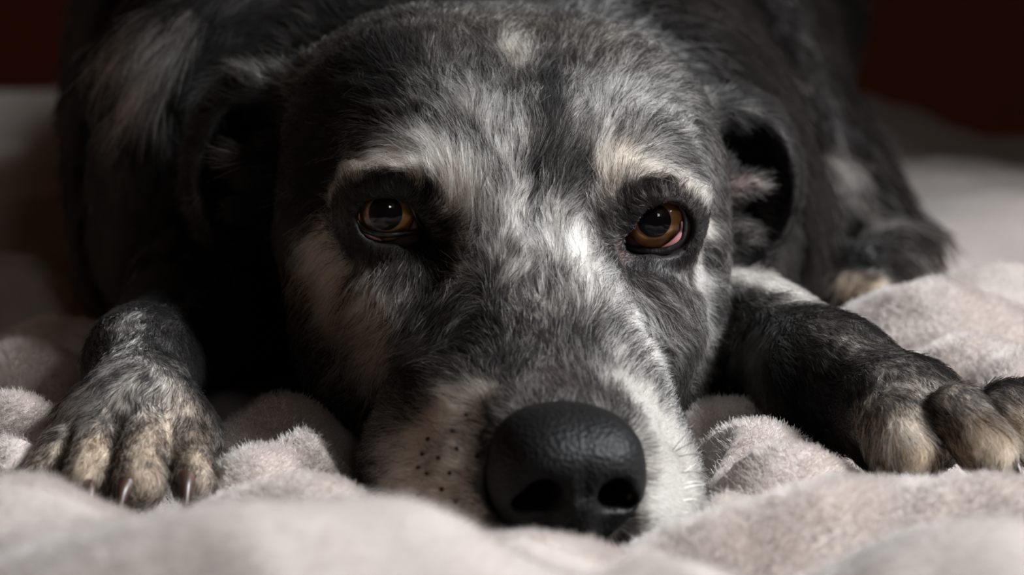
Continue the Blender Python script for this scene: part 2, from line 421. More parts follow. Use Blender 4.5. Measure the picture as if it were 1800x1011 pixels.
# ---- coat: (lightness 0..1, warmth 0..1) per surface point
DK, LT = 0.12, 0.85
COAT = [
    # crown and forehead
    ([(760, 60), (860, 45), (1000, 60), (1080, 110)], 1.5, (.36, .55), .85),
    ([(640, 130), (560, 220), (540, 330)], 1.9, (.05, .15), .92),
    ([(1140, 150), (1210, 240)], 1.3, (.50, .05), .85),
    ([(900, 80), (915, 130)], .45, (.8, .3), .8),
    ([(740, 250), (830, 330), (850, 420)], 1.0, (.70, .12), .9),
    ([(830, 170), (880, 240), (890, 330), (900, 440)], .9, (.66, .05), .85),
    ([(1040, 200), (1070, 160), (1130, 190)], .9, (.60, .0), .8),
    ([(955, 120), (975, 200), (960, 300)], .38, (.14, .1), .8),
    ([(1000, 250), (1010, 330)], .38, (.3, .1), .6),
    # brows
    ([(585, 340), (630, 295), (690, 278), (735, 300)], .38, (.9, .35), .95),
    ([(800, 310), (815, 360)], .55, (.9, .35), .85),
    ([(1090, 275), (1070, 320)], .6, (.8, .45), .85),
    ([(1140, 295), (1190, 310), (1235, 350), (1245, 400)], .38, (.84, .25), .95),
    # eye surrounds
    ([(610, 390), (640, 420), (690, 440), (740, 420), (765, 430)], .62, (.02, .5), .97),
    ([(620, 350), (650, 325), (710, 325), (740, 360)], .28, (.04, .3), .9),
    ([(1085, 400), (1090, 430), (1100, 350)], .38, (.22, .2), .9),
    ([(1120, 335), (1170, 325), (1210, 360)], .25, (.10, .3), .85),
    ([(1120, 465), (1170, 470), (1210, 440)], .30, (.12, .15), .9),
    # cheeks
    ([(560, 440), (590, 520)], .95, (.92, .40), .95),
    ([(650, 520), (680, 600), (640, 650)], 1.0, (.76, .45), .88),
    ([(1225, 480), (1235, 560)], .5, (.9, .0), .9),
    ([(1228, 590)], .25, (.95, .6), .9),
    ([(500, 560), (520, 620)], .5, (.4, .3), .5),
    # bridge and stop
    ([(800, 470), (790, 500)], .28, (.8, .05), .8),
    ([(760, 470), (740, 560)], .45, (.15, .3), .7),
    ([(890, 480), (900, 400), (960, 420), (1020, 440), (1040, 500)], .85, (.72, .05), .9),
    ([(942, 300), (940, 380), (935, 440)], .16, (.2, .1), .6),
    ([(1080, 500), (1130, 600), (1165, 680)], .7, (.80, .0), .9),
    ([(1060, 570), (1080, 620)], .5, (.6, .05), .6),
    ([(850, 520), (820, 600), (860, 660)], .8, (.24, .15), .85),
    ([(760, 620), (740, 700)], .6, (.22, .25), .7),
    ([(950, 580), (980, 650), (1000, 700), (940, 690)], .75, (.28, .25), .9),
    ([(885, 640), (880, 690)], .35, (.04, .2), .9),
    # muzzle
    ([(845, 690), (870, 700)], .22, (.95, .35), .9),
    ([(800, 730), (740, 780), (700, 850), (790, 840), (770, 920), (840, 900)], 1.25, (.86, .48), .98),
    ([(635, 720), (640, 790), (670, 870)], .4, (.50, .55), .8),
    ([(870, 720), (860, 800), (855, 880)], .35, (.12, .4), .8),
    ([(1115, 690), (1160, 750), (1185, 850), (1160, 920)], 1.0, (.95, .10), .98),
    ([(1178, 760), (1193, 810), (1198, 870), (1185, 930)], .8, (.95, .10), .97),
    ([(1090, 940), (1110, 920)], .4, (.3, .2), .7),
    ([(860, 940), (950, 955), (1040, 960)], .5, (.05, .4), .9),
    # ears
    ([(1350, 220), (1370, 300), (1365, 420)], .8, (.02, .1), .9),
    ([(1290, 330), (1330, 320), (1350, 310), (1340, 375)], .5, (.5, .35), .85),
    ([(1250, 170), (1300, 180)], .5, (.45, .0), .7),
    ([(380, 140), (450, 130), (520, 135)], .5, (.6, .0), .8),
    ([(340, 190), (320, 250), (325, 330), (360, 400)], .7, (.01, .2), .97),
    ([(430, 280)], .35, (.5, .6), .7), ([(320, 305), (350, 345)], .2, (.5, .6), .7),
    # forelegs and paws
    ([(220, 560), (200, 660), (150, 710)], .8, (.54, .0), .9),
    ([(310, 640), (250, 700)], .8, (.5, .05), .8),
    ([(165, 775), (150, 830)], .34, (.74, .75), .8),
    ([(255, 765), (245, 800), (235, 840), (265, 840)], .38, (.66, .70), .8),
    ([(290, 745)], .18, (1.0, .6), .95),
    ([(340, 800), (355, 850)], .35, (.75, .6), .8),
    ([(1450, 570), (1520, 610), (1620, 690)], 1.1, (.44, .25), .9),
    ([(1500, 740), (1540, 790), (1570, 820)], .8, (.52, .6), .9),
    ([(1600, 755), (1570, 740)], .3, (.8, .35), .8),
    ([(1620, 800), (1640, 790)], .35, (.65, .9), .85),
    ([(1720, 770), (1750, 790), (1785, 750)], .6, (.8, .75), .9),
    ([(1680, 700), (1760, 700)], .5, (.4, .25), .8),
    ([(1290, 480), (1340, 490), (1400, 518)], 1.2, (.85, .05), .95),
    # shoulder tufts, back and hind leg
    ([(1030, 20), (1100, 50), (1170, 90)], 2.0, (.38, .0), .85),
    ([(215, 60), (290, 80), (250, 170)], .6, (.85, .0), .9),
    ([(330, 70), (300, 130)], .5, (.7, .0), .8),
    ([(270, 20), (330, 30)], .7, (.5, .0), .8),
    ([(1270, 60), (1390, 150), (1440, 230), (1500, 330), (1570, 430)], 2.0, (.40, .15), .85),
    ([(1395, 150)], .6, (.65, .0), .9), ([(1480, 300), (1540, 400)], .7, (.62, .1), .8),
    ([(1500, 505), (1540, 505)], 1.0, (.7, .8), .9),
]
def coat(P):
    base = np.zeros((len(P), 2)); n = noise3(P, 1.6, 3)
    base[:, 0] = .33 + .3 * (n - .45); base[:, 1] = .15
    Q = (P - H0) @ RH
    far = np.clip(np.maximum((Q[:, 1] - 7.0) / 3.5, (np.abs(Q[:, 0]) - 5.6) / .8), 0, 1)
    base[:, 0] = base[:, 0] * (1 - far) + far * (.03 + .10 * np.clip(noise3(P, 4.0, 9) - .45, 0, 1))
    paw = np.clip((np.abs(P[:, 0]) - 6.6) / .8, 0, 1) * np.clip((-3.2 - P[:, 1]) / 1.0, 0, 1)
    base = base * (1 - paw[:, None]) + paw[:, None] * np.array([.44, .62])
    v = np.clip(paint(P, base, COAT), 0, 1)
    for sd in (1, -1):                        # dark bare-looking rim round each eye
        d = np.linalg.norm(P - hw(EYE[sd]), axis=1)
        v[:, 0] *= np.clip((d - 1.24) / .22, .02, 1)
    # brindle mottling
    m = .5 * noise3(P, .5, 5) + noise3(P, .22, 6) - .75
    v[:, 0] = np.clip(v[:, 0] + .30 * m * np.clip(v[:, 0] * 4 * (1.0 - v[:, 0]), 0, 1), 0, 1)
    return v

def coat_rgb(lw, u):
    """light hairs and dark hairs in the share given by lightness"""
    L, W = lw[:, :1], lw[:, 1:2]
    u = u[:, None]
    light = (1 - W) * np.array([.66, .62, .58]) + W * np.array([.50, .345, .20])
    dark = (1 - W) * np.array([.006, .0056, .0056]) + W * np.array([.015, .009, .006])
    k = np.clip((L - u) * 4.0 + .40 * np.clip(L / .35, 0, 1), 0, 1)
    k = k * (.50 + .50 * L)
    return dark * (1 - k) + light * k

# ------------------------------------------------------------------ dog
dog = bpy.data.objects.new('dog', None); col.objects.link(dog)
dog.location = (0, 0, 0)
tag(dog, 'old grey brindle dog lying with its white-muzzled chin on the blanket', 'dog')
dog.empty_display_size = .05
body = mesh_obj('body', BV, BF, M_SKIN, dog)
cw = coat(BV)
skin = coat_rgb(cw, np.full(len(BV), .45)) * .55 + np.array([.012, .010, .010])
# bare pinkish ear canal, dark bare skin round the eyes, purplish bare bridge above the nose
for sd in (1, -1):
    w = np.clip((1.75 - np.linalg.norm(BV - hw(EYE[sd]), axis=1)) / .3, 0, 1)[:, None]; skin = skin * (1 - w) + w * np.array([.006, .004, .004])
skin = paint(BV, skin, [([(1290, 330), (1340, 345)], .75, (.05, .027, .028), .95),
                        ([(1360, 240), (1378, 330), (1368, 420)], .6, (.02, .016, .017), .9),
                        ([(1090, 440), (1096, 450)], .22, (.085, .042, .038), .6),
                        ([(1110, 345), (1160, 330), (1205, 365)], .3, (.035, .022, .022), .8),
                        ([(940, 690), (985, 650), (1020, 700)], .75, (.030, .020, .022), .9)])
dim = paint(BV, np.ones(len(BV)), [([(1115, 690), (1160, 750), (1185, 850), (1160, 920)], 1.1, (.56,), 1.0), ([(1178, 760), (1193, 810), (1198, 870), (1185, 930)], .9, (.56,), 1.0)])[:, 0]   # off-white lip
skin = skin * dim[:, None]
ca = body.data.attributes.new('col', 'FLOAT_COLOR', 'POINT')
ca.data.foreach_set('color', np.concatenate([skin, np.ones((len(skin), 1))], 1).astype(np.float32).ravel())

# ---- nose
def build_nose():
    c = hw((0, -9.3, -4.4)); e = np.array([3.0, 2.6, 2.6])
    g = Grid(*[np.arange(c[i] - e[i], c[i] + e[i], .055) for i in range(3)])
    cs, sn = math.cos(math.radians(8)), math.sin(math.radians(8))       # the nose tip turns a little further than the skull
    RN = np.array([[cs, -sn, 0], [sn, cs, 0], [0, 0, 1]]); pv = np.array([0, -8.6, 0])
    def nw(p): return hw(RN @ (np.asarray(p, float) - pv) + pv)
    def L(p, r, k, op='u', R=None):
        for s in ((1, -1) if abs(p[0]) > 1e-6 else (1,)):
            Rl = np.eye(3) if R is None else R
            if s < 0: Rl = np.diag([-1., 1, 1]) @ Rl @ np.diag([-1., 1, 1])
            g.apply(*ell(nw((p[0] * s, p[1], p[2])), r, RH @ RN @ Rl), op, k, 1.0)
    def K(a, b, ra, rb, k, op='d'):
        for s in ((1, -1) if abs(a[0]) + abs(b[0]) > 1e-6 else (1,)):
            g.apply(*cap(nw((a[0] * s, a[1], a[2])), nw((b[0] * s, b[1], b[2])), ra, rb), op, k, 1.0)
    L((0, -8.9, -3.75), (1.60, 1.75, 1.10), .5)
    L((.72, -9.25, -3.85), (.98, 1.25, .88), .5)
    L((1.0, -9.2, -4.45), (.86, 1.15, .88), .4)
    L((0, -9.4, -4.7), (.75, 1.2, 1.1), .5)
    L((0, -9.0, -5.6), (.75, 1.1, .75), .5)
    L((.75, -8.8, -5.2), (.7, 1.1, .6), .5)
    K((.74, -11.0, -4.5), (.98, -9.1, -4.35), .42, .36, .25)
    K((1.0, -10.9, -4.55), (1.45, -9.3, -4.75), .24, .16, .2)
    K((1.5, -10.4, -4.85), (2.1, -9.2, -4.95), .12, .10, .15)
    K((0, -10.95, -4.4), (0, -10.3, -6.2), .10, .12, .22)
    K((0, -10.9, -3.6), (0, -10.7, -4.4), .03, .08, .3)
    return surface_nets(g)
nv, nf = build_nose()
nose = mesh_obj('nose', nv, nf, M_NOSE, dog); nose['label'] = 'moist black nose leather'

# ---- eyes
def lathe(profile, n, origin, zaxis):
    """profile (r, h) along zaxis"""
    z = zaxis / np.linalg.norm(zaxis); x = np.cross(z, [0, 0, 1.0]); x /= np.linalg.norm(x); y = np.cross(z, x)
    V, F = [], []
    for (r, h) in profile:
        for k in range(n):
            t = 2 * math.pi * k / n
            V.append(origin + z * h + (x * math.cos(t) + y * math.sin(t)) * r)
    for i in range(len(profile) - 1):
        for k in range(n):
            F.append((i * n + k, i * n + (k + 1) % n, (i + 1) * n + (k + 1) % n, (i + 1) * n + k))
    return np.array(V), F
def iris_mat():
    m, nt, out = new_mat('amber_iris')
    p = node(nt, 'ShaderNodeBsdfPrincipled', Roughness=.5)
    a = node(nt, 'ShaderNodeAttribute', attribute_name='rad')
    tc = node(nt, 'ShaderNodeTexCoord'); nz = node(nt, 'ShaderNodeTexNoise', Scale=900.0, Detail=4.0)
    nt.links.new(tc.outputs['Object'], nz.inputs['Vector'])
    ad = node(nt, 'ShaderNodeMath', operation='MULTIPLY_ADD'); ad.inputs[1].default_value = .35; 
    nt.links.new(nz.outputs[0], ad.inputs[0]); nt.links.new(a.outputs['Fac'], ad.inputs[2])
    r = node(nt, 'ShaderNodeValToRGB'); cr = r.color_ramp
    cr.elements[0].position = .45; cr.elements[0].color = (.05, .018, .006, 1)
    cr.elements[1].position = 1.16; cr.elements[1].color = (.006, .003, .002, 1)
    for pos, c in ((.62, (.32, .135, .042, 1)), (.85, (.62, .29, .10, 1)), (.98, (.40, .17, .055, 1))):
        e = cr.elements.new(pos); e.color = c
    cr.elements[-1].position = 1.0
    sc = node(nt, 'ShaderNodeMath', operation='MULTIPLY'); sc.inputs[1].default_value = .83
    nt.links.new(ad.outputs[0], sc.inputs[0]); nt.links.new(sc.outputs[0], r.inputs[0])
    nt.links.new(r.outputs[0], p.inputs['Base Color']); nt.links.new(p.outputs[0], out.inputs[0])
    return m
M_IRIS = iris_mat()
M_PUPIL = principled('pupil', (.002, .002, .003), .3, .2)
M_SCLERA = principled('sclera', (.10, .055, .05), .3, .5, .3)
def cornea_mat():
    m, nt, out = new_mat('cornea')
    t = node(nt, 'ShaderNodeBsdfTransparent'); g = node(nt, 'ShaderNodeBsdfGlossy', Roughness=.015)
    f = node(nt, 'ShaderNodeFresnel', IOR=1.46); mx = node(nt, 'ShaderNodeMixShader')
    nt.links.new(f.outputs[0], mx.inputs[0]); nt.links.new(t.outputs[0], mx.inputs[1]); nt.links.new(g.outputs[0], mx.inputs[2])
    nt.links.new(mx.outputs[0], out.inputs[0])
    return m
M_CORNEA = cornea_mat()

def tube(path, radii, n=10, closed=False, ref=None):
    """sweep a circle along path (cm)"""
    P = np.asarray(path, float); m = len(P); V, F = [], []
    for i in range(m):
        a = P[(i - 1) % m] if closed or i > 0 else P[i]
        b = P[(i + 1) % m] if closed or i < m - 1 else P[i]
        t = b - a; t /= np.linalg.norm(t)
        u = np.cross(t, ref[i] if ref is not None else np.array([.3, .2, .93])); u /= np.linalg.norm(u); w = np.cross(t, u)
        for k in range(n):
            th = 2 * math.pi * k / n
            V.append(P[i] + (u * math.cos(th) + w * math.sin(th)) * radii[i])
    for i in range(m if closed else m - 1):
        j = (i + 1) % m
        for k in range(n): F.append((i * n + k, i * n + (k + 1) % n, j * n + (k + 1) % n, j * n + k))
    if not closed:
        F.append(tuple(range(n))[::-1]); F.append(tuple(range((m - 1) * n, m * n)))
    return np.array(V), F
def spline(pts, n, closed):
    P = np.asarray(pts, float); m = len(P); out = []
    segs = m if closed else m - 1
    for i in range(segs):
        g = lambda k: P[k % m] if closed else P[min(max(k, 0), m - 1)]
        p0, p1, p2, p3 = g(i - 1), g(i), g(i + 1), g(i + 2)
        for k in range(n):
            t = k / n
            out.append(.5 * (2 * p1 + (p2 - p0) * t + (2 * p0 - 5 * p1 + 4 * p2 - p3) * t * t + (3 * p1 - p0 - 3 * p2 + p3) * t ** 3))
    if not closed: out.append(P[-1])
    return np.array(out)

LID = [(-.84, -.60), (-.70, -.08), (-.52, .40), (-.12, .72), (.34, .68), (.70, .32), (.78, -.14), (.62, -.54), (.2, -.76), (-.34, -.74)]
EYE_W = {}
for s in (1, -1):
    e = hw(EYE[s]); EYE_W[s] = e
    tocam = CAM - e; tocam /= np.linalg.norm(tocam)
    ux = np.cross([0, 0, 1.0], tocam); ux = -ux if ux[0] < 0 else ux; ux /= np.linalg.norm(ux); uz = np.cross(ux, -tocam); uz = uz if uz[2] > 0 else -uz
    gaze = tocam + ux * (.0 if s > 0 else -.06) + uz * (.02 if s > 0 else -.02)
    gaze /= np.linalg.norm(gaze)
    t0 = math.asin(.70 / EYE_R)
    prof = [(EYE_R * math.sin(t), EYE_R * math.cos(t)) for t in np.linspace(t0, math.pi - .02, 28)]
    v, f = lathe(prof, 48, e, gaze)
    eye = mesh_obj('eye', v, f, M_SCLERA, dog)
    eye['label'] = 'amber eye with pink inner lid' if s > 0 else 'shaded amber eye'
    h0 = EYE_R * math.cos(t0)
    prof = [(.70, h0 + .01), (.6, h0 - .03), (.5, h0 - .05), (.45, h0 - .05), (.38, h0 - .04)]
    v, f = lathe(prof, 64, e, gaze)
    ir = mesh_obj('iris', v, f, M_IRIS, eye)
    ra = ir.data.attributes.new('rad', 'FLOAT', 'POINT')
    ra.data.foreach_set('value', np.repeat([p[0] / .70 for p in prof], 64).astype(np.float32))
    v, f = lathe([(.43, h0 - .035), (.15, h0 - .03), (.001, h0 - .03)], 48, e, gaze)
    mesh_obj('pupil', v, f, M_PUPIL, eye)
    rc = .86; hc = h0 - math.sqrt(rc * rc - .73 ** 2) - .02
    prof = [(rc * math.sin(t), hc + rc * math.cos(t)) for t in np.linspace(math.asin(.73 / rc), .005, 14)]
    v, f = lathe(prof, 48, e, gaze)
    mesh_obj('cornea', v, f, M_CORNEA, eye)
    # lids
    pts = np.array([(x * s, y * (1.0 if s > 0 else (.62 if y > 0 else .72))) for x, y in LID])
    cur = spline(pts, 8, True)
    def onball(c, r):
        q = []
        for x, y in c:
            d = math.hypot(x, y); z = math.sqrt(max(r * r - d * d, .08)); q.append(e + ux * x + uz * y + tocam * z)
        return np.array(q)
    pth = onball(cur, EYE_R + .06)
    rad = .065 + (.045 if s > 0 else .02) * np.clip(-cur[:, 1] / .7, 0, 1)
    v, f = tube(pth, rad, 12, True, ref=(pth - e))
    lid = mesh_obj('eyelid', v, f, M_LID, dog); lid['label'] = 'wet black eyelid rim'
    cres = spline(np.array([(.69 * s, .02), (.70 * s, -.28), (.46 * s, -.54), (.14 * s, -.70)]), 8, False)
    pth = onball(cres, EYE_R + .0)
    v, f = tube(pth, .11 * np.sin(np.linspace(.25, math.pi - .2, len(pth))), 10, False, ref=(pth - e))
    mesh_obj('inner_eyelid', v, f, M_PINK, eye)

# ---- claws
def claw(base, tip, r, bend):
    mid = (base + tip) / 2 + np.array([0, 0, bend])
    p = spline(np.array([base, mid, tip]), 6, False)
    return tube(p, np.linspace(r, r * .25, len(p)), 10, False)
for (px, py, Y), (qx, qy, qY), r in (((80, 862, -6.7), (76, 895, -7.2), .2), ((155, 852, -7.5), (160, 900, -8.2), .24), ((222, 852, -7.9), (208, 902, -8.6), .24), ((328, 842, -7.1), (326, 890, -7.8), .25),
                                     ((1640, 815, -5.4), (1655, 845, -5.9), .2), ((1775, 812, -6.0), (1795, 842, -6.5), .2)):
    v, f = claw(un(px, py, Y), un(qx, qy, qY), r, .12)
    mesh_obj('claw', v, f, M_CLAW, dog)

# ------------------------------------------------------------------ blanket
BUMPS = [  # px, py, depth Y, angle, half-length, half-width (cm at which it drops 2 cm)
    (430, 882, -22, 0, 6.5, 2.6), (600, 890, -21, -14, 4.5, 2.2), (730, 950, -20, -30, 3.0, 2.0), (30, 858, -17, -10, 3.5, 2.2), (150, 905, -20, 0, 4, 2.4),
    (930, 958, -17, 0, 3.2, 2.0), (700, 985, -19, 10, 3.5, 2.0), (1040, 985, -16, -20, 2.0, 1.8),
    (1600, 848, -11.5, 3, 7.0, 1.5), (1380, 868, -12.5, 14, 3.4, 1.4), (1250, 908, -13.2, 24, 2.6, 1.3), (1130, 975, -14.5, 30, 1.8, 1.5),
    (1190, 1005, -21, 0, 3.5, 2.0), (1750, 905, -19, 8, 4, 3.0),
    (1270, 695, .5, 10, 3.2, 2.0), (1310, 745, -3.4, 20, 2.6, 1.8), (1410, 795, -6.2, 12, 2.9, 1.6), (1260, 850, -8.5, 35, 1.8, 1.5),
    (1640, 510, 9, 12, 4.0, 2.6), (1790, 475, 12, 4, 4.5, 2.8), (1690, 600, 4.5, 30, 2.8, 1.8), (1790, 620, 3, 60, 2.6, 1.8), (1800, 690, 1.5, 20, 2.5, 1.6),
    (1530, 145, 61, -8, 7, 6), (1760, 262, 50, 0, 9, 6), (1650, 232, 60, -20, 6, 4), (1690, 380, 30, 25, 6, 4), (1780, 340, 34, 30, 5, 4),
    (20, 690, -2.5, -20, 2.2, 1.5), (20, 760, -5.0, 10, 2.0, 1.3), (40, 600, 5, -25, 3.2, 2.0), (100, 560, 9, 10, 3, 2), (480, 712, -1.5, 5, 2.6, 1.8), (560, 770, -5.0, -30, 2.3, 1.6), (500, 832, -9.2, 4, 3.0, 1.5), (420, 790, -6.0, 30, 2.0, 1.5),
    (70, 166, 62, 3, 12, 5), (60, 330, 34, 20, 7, 4), (40, 450, 18, -20, 5, 3),
]
WORLD_BUMPS = [(15.5, -20.0, 4.8, 40, 6.0, 2.6)]     # long fold added out of view on the right, to shade the near blanket
def fbm2(X, Y, scale, seed):
    P = np.stack([X.ravel(), Y.ravel(), np.zeros(X.size)], 1)
    return (noise3(P, scale, seed) + .5 * noise3(P, scale / 2.1, seed + 1) + .25 * noise3(P, scale / 4.3, seed + 2)).reshape(X.shape) / 1.75 - .5
def blanket_h(X, Y):
    K = 2.4
    acc = np.exp(K * (-.9 + 1.2 * fbm2(X, Y, 9.0, 21)))
    wx = X + 1.3 * fbm2(X, Y, 6.0, 31); wy = Y + 1.3 * fbm2(X, Y, 6.0, 41)
    for px, py, D, an, hl, hwid in BUMPS:
        c = un(px, py, D); ca_, sa_ = math.cos(math.radians(an)), math.sin(math.radians(an))
        dx, dy = wx - c[0], wy - c[1]
        u = dx * ca_ + dy * sa_; v = -dx * sa_ + dy * ca_
        q = (u / hl) ** 2 + (v / hwid) ** 2
        h = c[2] - .2 - 2.0 * q / (1 + .16 * q)
        acc = acc + np.exp(K * np.maximum(h, -6))
    for cx, cy, cz, an, hl, hwid in WORLD_BUMPS:
        ca_, sa_ = math.cos(math.radians(an)), math.sin(math.radians(an))
        u = (X - cx) * ca_ + (Y - cy) * sa_; v = -(X - cx) * sa_ + (Y - cy) * ca_
        q = (u / hl) ** 2 + (v / hwid) ** 2
        acc = acc + np.exp(K * np.maximum(cz - 2.0 * q / (1 + .12 * q), -6))
    h = np.log(acc) / K
    rx_ = X * .94 + Y * .34; ry_ = (-X * .34 + Y * .94)
    rid = 1 - np.abs(2 * (fbm2(rx_ * .55, ry_, 4.2, 81) + .5) - 1)
    h = h + 1.3 * np.clip(rid - .55, 0, 1) ** 1.5 - 2.2 * np.clip((X - 13) / 9, 0, 1) * np.clip((Y - 44) / 12, 0, 1)
    return h + .18 * fbm2(X, Y, 2.6, 51) + .05 * fbm2(X, Y, .8, 61) - 9 * np.clip((Y - 67) / 7, 0, 1) ** 2
# dog's underside: clearance map
ug = np.arange(-30, 30.01, .25); vg = np.arange(-16, 75.01, .25)
xi = np.clip(np.searchsorted(G.a[0], ug), 0, len(G.a[0]) - 1); yi = np.clip(np.searchsorted(G.a[1], vg), 0, len(G.a[1]) - 1)
ins = G.F[np.ix_(xi, yi)] < 0
zmin = np.where(ins.any(2), G.a[2][ins.argmax(2)], 99.0)
zmin[ug < G.a[0][0]] = 99
zmin[:, vg < G.a[1][0]] = 99
clr = zmin - .12
for it in range(22):
    for ax, sh in ((0, 1), (0, -1), (1, 1), (1, -1)):
        clr = np.minimum(clr, np.roll(clr, sh, ax) + .25 * 1.35)
def clearance(X, Y):
    fx = np.clip((X - ug[0]) / .25, 0, len(ug) - 1.001); fy = np.clip((Y - vg[0]) / .25, 0, len(vg) - 1.001)
    i, j = fx.astype(int), fy.astype(int); a, b = fx - i, fy - j
    return clr[i, j] * (1 - a) * (1 - b) + clr[i + 1, j] * a * (1 - b) + clr[i, j + 1] * (1 - a) * b + clr[i + 1, j + 1] * a * b
bx = axis([(-75, -22, 1.2), (-22, -14, .4), (-14, 15, .2), (15, 22, .4), (22, 75, 1.2)])
by = axis([(-42, -26, .5), (-26, 14, .2), (14, 30, .5), (30, 75, .8)])
BX, BY = np.meshgrid(bx, by, indexing='ij')
BZ = blanket_h(BX, BY)
BZ = np.minimum(BZ, np.where(np.abs(BX) < 30, clearance(BX, BY), 99))
nx, ny = BX.shape
bvv = np.stack([BX, BY, BZ], 2).reshape(-1, 3)
I, J = np.meshgrid(np.arange(nx - 1), np.arange(ny - 1), indexing='ij')
q0 = (I * ny + J).ravel()
bff = np.stack([q0, q0 + ny, q0 + ny + 1, q0 + 1], 1)
def cloth_mat(name, curves):
    m, nt, out = new_mat(name)
    p = node(nt, 'ShaderNodeBsdfPrincipled', Roughness=.95)
    p.inputs['Specular IOR Level'].default_value = .1
    p.inputs['Sheen Weight'].default_value = .15; p.inputs['Sheen Roughness'].default_value = .5
    tc = node(nt, 'ShaderNodeTexCoord'); nz = node(nt, 'ShaderNodeTexNoise', Scale=60.0, Detail=4.0)
    nt.links.new(tc.outputs['Object'], nz.inputs['Vector'])
    mx = node(nt, 'ShaderNodeMix', data_type='RGBA')
    mx.inputs[6].default_value = (.23, .195, .177, 1); mx.inputs[7].default_value = (.30, .262, .242, 1)
    nt.links.new(nz.outputs[0], mx.inputs[0]); nt.links.new(mx.outputs[2], p.inputs['Base Color'])
    nt.links.new(p.outputs[0], out.inputs[0])
    return m
M_BLANKET = cloth_mat('plush_fleece', False)
def fibre_mat():
    m, nt, out = new_mat('plush_fibre')
    h = node(nt, 'ShaderNodeBsdfHairPrincipled'); h.parametrization = 'COLOR'
    h.inputs['Color'].default_value = (.225, .19, .174, 1); h.inputs['Roughness'].default_value = .6; h.inputs['Radial Roughness'].default_value = .7; h.inputs['IOR'].default_value = 1.3
    nt.links.new(h.outputs[0], out.inputs[0]); return m
M_PILE = fibre_mat()
blanket = mesh_obj('blanket', bvv, bff, M_BLANKET)
tag(blanket, 'rumpled pale beige plush fleece blanket under the dog', 'blanket')
mv, mf = box_mesh([(-74, 74, -41, 72, -24, -8.5)])
mattress = mesh_obj('mattress', mv, mf, principled('mattress_ticking', (.4, .38, .35), .9), smooth=False)
tag(mattress, 'pale mattress hidden beneath the rumpled blanket', 'mattress')
bb = mattress.modifiers.new('bevel', 'BEVEL'); bb.width = .03; bb.segments = 3
fv, ff = box_mesh([(-76, 76, -43, 74, -34, -24)] + [(x, x + 8, y, y + 8, -55, -34) for x in (-74, 66) for y in (-41, 64)])
bed = mesh_obj('bed_frame', fv, ff, M_FLOOR, smooth=False)
tag(bed, 'dark wooden bed frame carrying the mattress', 'bed')

# ------------------------------------------------------------------ hair strands
def strands(name, pts, radius, rgb, mat, parent):
    """pts (n,k,3) cm, radius (n,k) cm, rgb (n,3)"""
    n, k = pts.shape[:2]
    hc = bpy.data.hair_curves.new(name)
    hc.add_curves([k] * n)
    hc.points.foreach_set('position', (pts * CM).astype(np.float32).ravel())
    at = hc.attributes.get('radius') or hc.attributes.new('radius', 'FLOAT', 'POINT')
    at.data.foreach_set('value', (radius * CM).astype(np.float32).ravel())
    if rgb is not None:
        c = hc.attributes.new('col', 'FLOAT_COLOR', 'CURVE')
        c.data.foreach_set('color', np.concatenate([rgb, np.ones((n, 1))], 1).astype(np.float32).ravel())
    hc.materials.append(mat)
    o = bpy.data.objects.new(name, hc); col.objects.link(o); o.parent = parent; o['kind'] = 'stuff'
    return o
def sample(V, T, dens):
    """dens per triangle (1/cm2) -> points, triangle ids, barycentric"""
    a = .5 * np.linalg.norm(np.cross(V[T[:, 1]] - V[T[:, 0]], V[T[:, 2]] - V[T[:, 0]]), axis=1)
    ex = a * dens; n = np.floor(ex + rng.random(len(ex))).astype(int)
    t = np.repeat(np.arange(len(T)), n); r1 = np.sqrt(rng.random(len(t))); r2 = rng.random(len(t))
    b = np.stack([1 - r1, r1 * (1 - r2), r1 * r2], 1)
    P = (V[T[t]] * b[:, :, None]).sum(1)
    return P, t, b

# pile of the blanket, one mass of fibres
if FUR > 0:
    btri = np.concatenate([bff[:, [0, 1, 2]], bff[:, [0, 2, 3]]])
    cen = bvv[btri].mean(1)
    dens = np.where((np.abs(cen[:, 0]) < 17) & (cen[:, 1] > -30) & (cen[:, 1] < 18), 70., 0.)
    dens = np.where((np.abs(cen[:, 0]) < 15) & (cen[:, 1] > -17) & (cen[:, 1] < 10), 420., dens)
    dens[clearance(cen[:, 0], cen[:, 1]) < cen[:, 2] + .25] *= .25
    dens[dens > 400] = 620.
    P, t, b = sample(bvv, btri, dens * FUR)
    e1 = bvv[btri[t, 1]] - bvv[btri[t, 0]]; e2 = bvv[btri[t, 2]] - bvv[btri[t, 0]]
    N = np.cross(e1, e2); N /= np.linalg.norm(N, axis=1, keepdims=True); N *= np.sign(N[:, 2:3])
    n = len(P)
    lean = np.stack([noise3(P, 1.1, 71) - .5, noise3(P, 1.1, 72) - .5, noise3(P, .9, 73) * .2], 1) * .8
    fine = np.stack([noise3(P, .3, 74) - .5, noise3(P, .3, 75) - .5, np.zeros(n)], 1) * .6
    d = N + lean + fine + rng.normal(0, .22, (n, 3)); d /= np.linalg.norm(d, axis=1, keepdims=True)
    L = (.12 + .10 * noise3(P, .6, 76)) * rng.uniform(.7, 1.15, n)
    s = np.linspace(0, 1, 3)[None, :, None]
    pts = P[:, None] - N[:, None] * .02 + d[:, None] * (L[:, None, None] * s) + (N[:, None] * .0 + rng.normal(0, .05, (n, 1, 3))) * s ** 2
    rad = np.repeat(np.array([[.0062, .006, .0035]]), n, 0)
    strands('pile', pts, rad, None, M_PILE, blanket)

